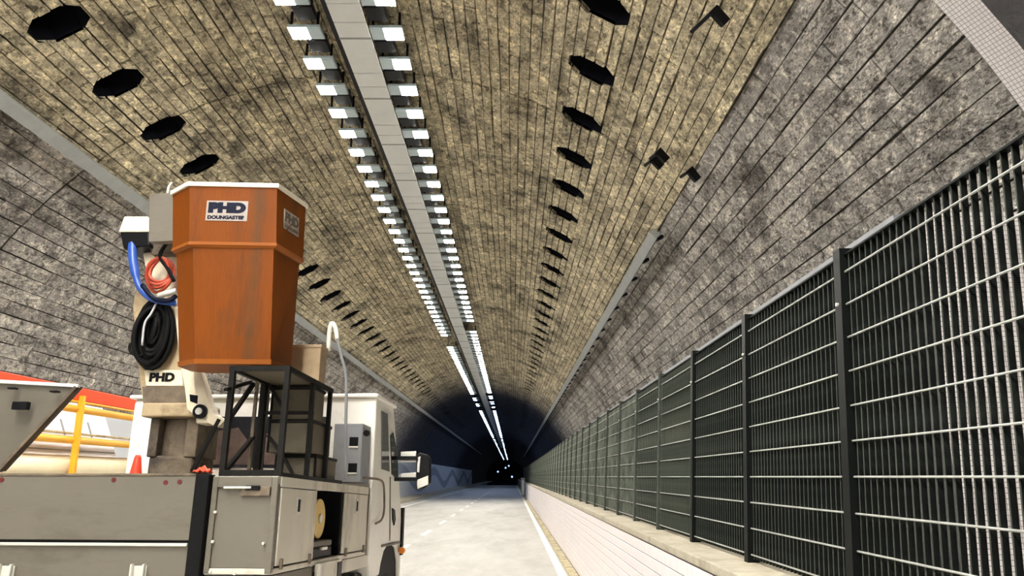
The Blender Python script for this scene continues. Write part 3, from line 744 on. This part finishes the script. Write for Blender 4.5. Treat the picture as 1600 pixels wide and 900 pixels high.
for k in range(4):
    c = q_(250 + k, 430 - k * 2, .56); r0 = .095 - .010 * k
    pts = [c + Vector((r0 * math.cos(t), .02 * math.sin(2 * t + k) - .01 * k, r0 * 1.25 * math.sin(t))) for t in (2 * math.pi * i / 20 for i in range(20))]
    MB().tube(pts, .011, 7, True).build('coiled_hose', 'hose_red', truck, 0, True)
MB().tube(spline([q_(222, 445, .5), q_(240, 466, .5), q_(262, 470, .5), q_(276, 462, .52)], 5), .016, 7).build('hydraulic_hose', 'navy', truck, 0, True)
MB().tube(spline([q_(260, 380, .55), q_(250, 400, .52), q_(262, 420, .52), q_(272, 440, .54)], 5), .013, 7).build('hydraulic_hose', 'rubber', truck, 0, True)
MB().tube(spline([q_(214, 530, .6), q_(203, 540, .6), q_(206, 552, .6), q_(222, 556, .6)], 5), .010, 7).build('hydraulic_hose', 'rubber', truck, 0, True)
MB().tube(spline([q_(248, 462, .5), q_(262, 458, .48), q_(275, 455, .5)], 5), .02, 7).build('valve_pipe', 'alu_bright', truck, 0, True)
# bucket (levels itself: built upright)
top = [(-2.03, 4.57), (-1.505, 4.60), (-1.42, 4.96), (-1.50, 5.04), (-2.1, 5.04), (-2.2, 4.95), (-2.20, 4.72)]
low = [(-1.905, 4.60), (-1.465, 4.62), (-1.435, 4.95), (-1.49, 5.02), (-1.97, 5.02), (-2.06, 4.94), (-2.05, 4.72)]
def ring(t, z, grow=0):
    out = []
    for (x0, y0), (x1, y1) in zip(top, low):
        x, y_ = x0 * (1 - t) + x1 * t, y0 * (1 - t) + y1 * t
        cx_, cy_ = -1.79, 4.80; l = math.hypot(x - cx_, y_ - cy_)
        out.append(TI @ Vector((x + (x - cx_) / l * grow, y_ + (y_ - cy_) / l * grow, z)))
    return out
Z0, ZS, Z1 = 2.372, 3.10, 3.49
bk = MB(); rg = [ring(1, Z0), ring(.97, Z0 + .02, .004), ring(.36, ZS - .02), ring(.32, ZS + .02, .022), ring(0, Z1, .012), ring(0, Z1, -.03), ring(.9, Z0 + .05, -.03)]
n = 7
for g0, g1 in zip(rg, rg[1:]):
    k = len(bk.v); bk.v += [tuple(p) for p in g0 + g1]; bk.f += [(k + i, k + (i + 1) % n, k + n + (i + 1) % n, k + n + i) for i in range(n)]
k = len(bk.v); bk.v += [tuple(p) for p in rg[0]]; bk.f.append(tuple(k + i for i in range(n))[::-1]); k = len(bk.v); bk.v += [tuple(p) for p in rg[-1]]; bk.f.append(tuple(k + i for i in range(n)))
bucket = bk.build('bucket', 'bucket_orange', truck)
xm = T(412, 450, 1, .4).x
nt = MATS['bucket_orange'].node_tree; N = nt.nodes; L = nt.links
tc = N.new('ShaderNodeTexCoord'); sx = N.new('ShaderNodeSeparateXYZ'); L.new(tc.outputs['Object'], sx.inputs[0])
ns = N.new('ShaderNodeTexNoise'); ns.inputs['Scale'].default_value = 14; ns.inputs['Detail'].default_value = 6; L.new(tc.outputs['Object'], ns.inputs['Vector'])
d_ = mth('ABSOLUTE', mth('SUBTRACT', sx.outputs['X'], xm))
k_ = mth('MULTIPLY', mth('SUBTRACT', 1.0, mth('MINIMUM', mth('DIVIDE', d_, .05), 1.0)), mth('MULTIPLY', ns.outputs[0], 2.0))
k_ = mth('MULTIPLY', mth('MINIMUM', k_, 1.0), .6)
sm_ = N.new('ShaderNodeMix'); sm_.data_type = 'RGBA'; bs_ = N['Principled BSDF']; L.new(k_, sm_.inputs[0]); L.new(bs_.inputs['Base Color'].links[0].from_socket, sm_.inputs[6]); sm_.inputs[7].default_value = srgb(74, 56, 34)
L.new(sm_.outputs[2], bs_.inputs['Base Color'])
bucket['label'] = 'orange fibreglass work bucket with a cream rim'
rm = MB(); rr = [ring(0, Z1 - .005, .028), ring(0, Z1 + .022, .028), ring(0, Z1 + .022, -.035), ring(0, Z1 - .005, -.035)]
for i4 in range(4):
    g0, g1 = rr[i4], rr[(i4 + 1) % 4]
    k = len(rm.v); rm.v += [tuple(p) for p in g0 + g1]; rm.f += [(k + i, k + (i + 1) % n, k + n + (i + 1) % n, k + n + i) for i in range(n)]
rm.build('rim', 'rim', bucket)
sp = MB(); g0, g1, g2 = ring(.345, ZS - .015, .008), ring(.335, ZS + .0, .030), ring(.32, ZS + .02, .026)
for g, h in ((g0, g1), (g1, g2)):
    k = len(sp.v); sp.v += [tuple(p) for p in g + h]; sp.f += [(k + i, k + (i + 1) % n, k + n + (i + 1) % n, k + n + i) for i in range(n)]
sp.build('step_band', 'bucket_trim', bucket)
bs = MB(); g0, g1 = ring(1, Z0 - .012, .012), ring(.98, Z0 + .018, .014); bs.prism(g0, g1).build('base_lip', 'bucket_trim', bucket)
MB().disc(TI @ Vector((-1.62, 4.8, Z0 - .02)), (0, 0, 1), .12, .03, 16).build('drain_pad', 'rubber', bucket)
def on_bucket(i, u, v_, off):       # frame on face i of the upper bucket
    a0, a1 = ring(0, Z1, .012), ring(.32, ZS + .02, .022)
    P = lambda s, t: (a0[i] * (1 - s) + a0[i + 1] * s) * (1 - t) + (a1[i] * (1 - s) + a1[i + 1] * s) * t
    c = P(u, v_); ex = (P(u + .1, v_) - c).normalized(); ey = (c - P(u, v_ + .1)).normalized(); ez = ex.cross(ey).normalized(); ey = ez.cross(ex)
    c = c + ez * off
    return Matrix(((ex.x, ey.x, ez.x, c.x), (ex.y, ey.y, ez.y, c.y), (ex.z, ey.z, ez.z, c.z), (0, 0, 0, 1)))
M1 = on_bucket(0, .43, .45, .002)
st = MB().box(-.128, .128, -.066, .066, -.001, .002); st.v = [tuple(M1 @ Vector(p)) for p in st.v]; st.build('sticker', 'sticker', bucket)
M2 = M1 @ Matrix.Translation((0, .017, .003))
text_mesh('logo_letters', 'PHD', .082, 'navy', bucket, M2, .0075, .001, .0, .232)
text_mesh('logo_line', 'DOUNGASTER', .030, 'navy', bucket, M1 @ Matrix.Translation((0, -.045, .003)), .0018, .001, 0, .232)
M3 = on_bucket(1, .50, .48, .002)
st = MB().box(-.10, .10, -.066, .066, -.001, .002); st.v = [tuple(M3 @ Vector(p)) for p in st.v]; st.build('sticker', 'sticker', bucket)
text_mesh('logo_letters', 'PHD', .082, 'crate_olive', bucket, M3 @ Matrix.Translation((0, .015, .003)), .0045, .001, .0, .18)
text_mesh('logo_line', 'DOUNGASTER', .030, 'crate_olive', bucket, M3 @ Matrix.Translation((0, -.045, .003)), .0008, .001, 0, .18)
bp_ = slab('bucket_bracket', 'alu_rear', [(233, 303), (279, 300), (280, 376), (232, 378)], 1, .40, .46, truck, .004)
for py in (317, 341, 365):
    p = q_(276, py, .395); MB().disc(p, (0, 1, 0), .012, .014, 10).build('bolt', 'black_plastic', bp_)
MB().tube(spline([q_(262, 302, .43), q_(264, 292, .43), q_(269, 285, .43)], 4), .009, 7).build('control_lever', 'alu_bright', bp_)

# ------------------------------------------------------------------ things carried on the truck
def crate(label, m_, x0, x1, y0, y1, z0, z1, ribs=True):
    t = empty('storage_crate', label, 'crate'); t.matrix_world = TM @ Matrix.Translation(((x0 + x1) / 2, (y0 + y1) / 2, z0))
    w_, d_, h_ = (x1 - x0) / 2, (y1 - y0) / 2, z1 - z0
    bx('body', m_, -w_ + .006, w_ - .006, -d_ + .006, d_ - .006, 0, h_ - .01, t, .006)
    bx('lid', m_ if not ribs else 'rack_steel', -w_, w_, -d_, d_, h_ - .022, h_, t, .004)
    if ribs:
        for x_ in (-w_, w_ - .014): bx('corner_strip', 'rack_steel', x_, x_ + .014, -d_, -d_ + .012, 0, h_ - .022, t, 0)
    return t
a, b = T(456, 604, 1, .62), T(519, 655, 1, .62); zt = a.z; z1_ = b.z
zc = [T(500, y_, 1, .62).z for y_ in (604, 656, 708, 746)]
crate('dark olive crate on the uppermost shelf of the black rack, under the tan box', 'crate_olive', -.315, -.035, .60, .84, zc[1] + .003, zc[0])
crate('dark olive crate between two others, in the middle of the stack on the rack', 'crate_olive', -.315, -.030, .60, 1.02, zc[2] + .003, zc[1])
crate('dark olive crate at the bottom of the stack, standing on the toolbox', 'crate_olive', -.300, -.03, .72, 1.19, 1.726, zc[2])
c_ = T(452, 541, 1, .9); d_ = T(503, 594, 1, .9)
crate('tan wooden box on top of the rack behind the orange bucket', 'crate_tan', c_.x - .04, d_.x, .845, 1.0, 2.318, c_.z, False)
# traffic cone in the bed
ct = T(216, 711, 1, 1.75)
t = empty('traffic_cone', 'red-orange traffic cone standing in the truck bed beside the boom turret', 'cone'); t.matrix_world = TM @ Matrix.Translation((ct.x, 1.75, 1.262))
h_ = ct.z - 1.262
MB().tube([(0, 0, .02), (0, 0, h_ * .97), (0, 0, h_)], [.125, .026, .018], 18).build('cone_body', 'cone_red', t, 0, True); bx('base', 'cone_red', -.16, .16, -.16, .16, 0, .025, t, .008)
# red rag on the corner post
rg_ = MB(); c = T(317, 738, 1, .0)
nn = 10
for i in range(nn + 1):
    for j in range(nn + 1):
        u, v_ = i / nn - .5, j / nn - .5
        rr_ = math.hypot(u, v_)
        rg_.v.append((c.x + u * .085, .0 + v_ * .07, 1.722 + max(0, .030 - rr_ * .05) + .006 * math.sin(17 * u + 9 * v_) + .004))
rg_.f = [(i * (nn + 1) + j, (i + 1) * (nn + 1) + j, (i + 1) * (nn + 1) + j + 1, i * (nn + 1) + j + 1) for i in range(nn) for j in range(nn)]
rag = rg_.build('rag', 'cone_red', None, 0, True); rag.matrix_world = TM
so = rag.modifiers.new('thick', 'SOLIDIFY'); so.thickness = .006
tag(rag, 'crumpled red rag lying on the black corner post of the truck', 'rag')
# contents of the open toolbox
t = empty('cable_reel', 'yellow cable reel inside the open toolbox compartment', 'reel'); t.matrix_world = TM @ Matrix.Translation((-.13, .98, 1.34))
MB().disc((0, 0, .13), (1, 0, 0), .10, .10, 22).build('drum', 'rubber', t, .004)
for x_ in (-.06, .06): MB().disc((x_, 0, .13), (1, 0, 0), .125, .014, 26).build('flange', 'case_yellow', t)
MB().disc((.07, 0, .13), (1, 0, 0), .03, .02, 12).build('hub', 'alu_bright', t)
t = empty('tool_case', 'grey tool case lying under the yellow reel in the open toolbox', 'case'); t.matrix_world = TM @ Matrix.Translation((-.15, .97, 1.226))
bx('case_body', 'black_plastic', -.12, .12, -.22, .22, 0, .07, t, .01); bx('case_lid', 'alu_rear', -.12, .12, -.22, .22, .07, .11, t, .01); bx('handle', 'alu_bright', .12, .14, -.06, .06, .05, .07, t)

# ------------------------------------------------------------------ roadwork trailer beside the painted wall
tx = -5.3
t2 = empty('roadwork_trailer', 'white roadwork trailer with yellow handrails and a red-orange top board', 'trailer', (tx, 9.2, 0))
def tb_(name, m_, x0, x1, y0, y1, z0, z1, parent=t2, bevel=.01): return MB().box(x0, x1, y0 - 9.2, y1 - 9.2, z0, z1).build(name, m_, parent, bevel)
tb_('deck', 'white_paint', -1.9, -.02, 6.2, 11.3, .85, 1.70)
MB().tube([(-.16, -3.0, 1.80), (-.16, 2.05, 1.80)], .16, 20).build('roller', 'band_cream', t2, 0, True)
tb_('deck_edge', 'greasy', -.1, .0, 6.2, 11.3, 1.66, 1.72)
def scr(z): return -.20 - (z - 1.72) * .42
def strip(name, m_, y0, y1, z0, z1, off, th, parent):
    k = [(scr(z_) + o_, y_, z_) for z_ in (z0, z1) for o_, y_ in ((off, y0 - 9.2), (off + th, y0 - 9.2), (off + th, y1 - 9.2), (off, y1 - 9.2))]
    return MB().hexa(k).build(name, m_, parent)
scn = strip('side_screen', 'white_cloth', 6.2, 11.15, 1.72, 2.66, -.02, .02, t2)
for yv in (7.6, 8.3, 9.0, 9.95, 10.6): strip('screen_stay', 'unit_grey', yv, yv + .03, 2.22, 2.42, .0, .012, scn)
strip('screen_cord', 'unit_grey', 6.2, 11.1, 2.02, 2.035, .0, .01, scn)
for z_ in (2.50, 2.13): MB().tube([(.0, -3.0, z_), (.0, 2.0, z_)], .045, 12).build('handrail', 'yellow', t2, 0, True)
for z_ in (2.20,): tb_('rail_back', 'gutter', -.075, -.048, 6.2, 11.15, z_, z_ + .03)
for yv in (7.4, 9.43, 11.1): MB().bar((.05, yv - 9.2, 1.66), (.05, yv - 9.2, 2.66), .06).build('rail_post', 'yellow', t2)
tbd = tb_('top_board', 'red_board', -.02, .03, 6.2, 11.1, 2.60, 2.76)
tb_('board_edge', 'yellow', -.022, .034, 6.2, 11.1, 2.575, 2.60, tbd)
e0 = [(-.02 - .28 * (1 - math.cos(t)), 2.05 + .28 * math.sin(t)) for t in (math.pi / 2 * i / 8 for i in range(9))]
ep = MB()
for i in range(8):
    ep.hexa([(e0[i][0] - .02, e0[i][1], 1.0), (e0[i][0], e0[i][1], 1.0), (e0[i + 1][0], e0[i + 1][1], 1.0), (e0[i + 1][0] - .02, e0[i + 1][1], 1.0),
             (e0[i][0] - .02, e0[i][1], 2.5), (e0[i][0], e0[i][1], 2.5), (e0[i + 1][0], e0[i + 1][1], 2.35), (e0[i + 1][0] - .02, e0[i + 1][1], 2.35)])
ep.build('end_panel', 'white_paint', t2)
for yv in (7.4, 10.2):
    for x_ in (-.25, -1.65): wl = MB().disc((x_, yv - 9.2, .43), (1, 0, 0), .43, .24, 24).build('wheel', 'rubber', t2, .02); MB().disc((x_, yv - 9.2, .43), (1, 0, 0), .22, .25, 18).build('hub', 'alu_rear', wl)
tb_('axle_frame', 'black_plastic', -1.5, -.4, 6.4, 11.0, .55, .85)
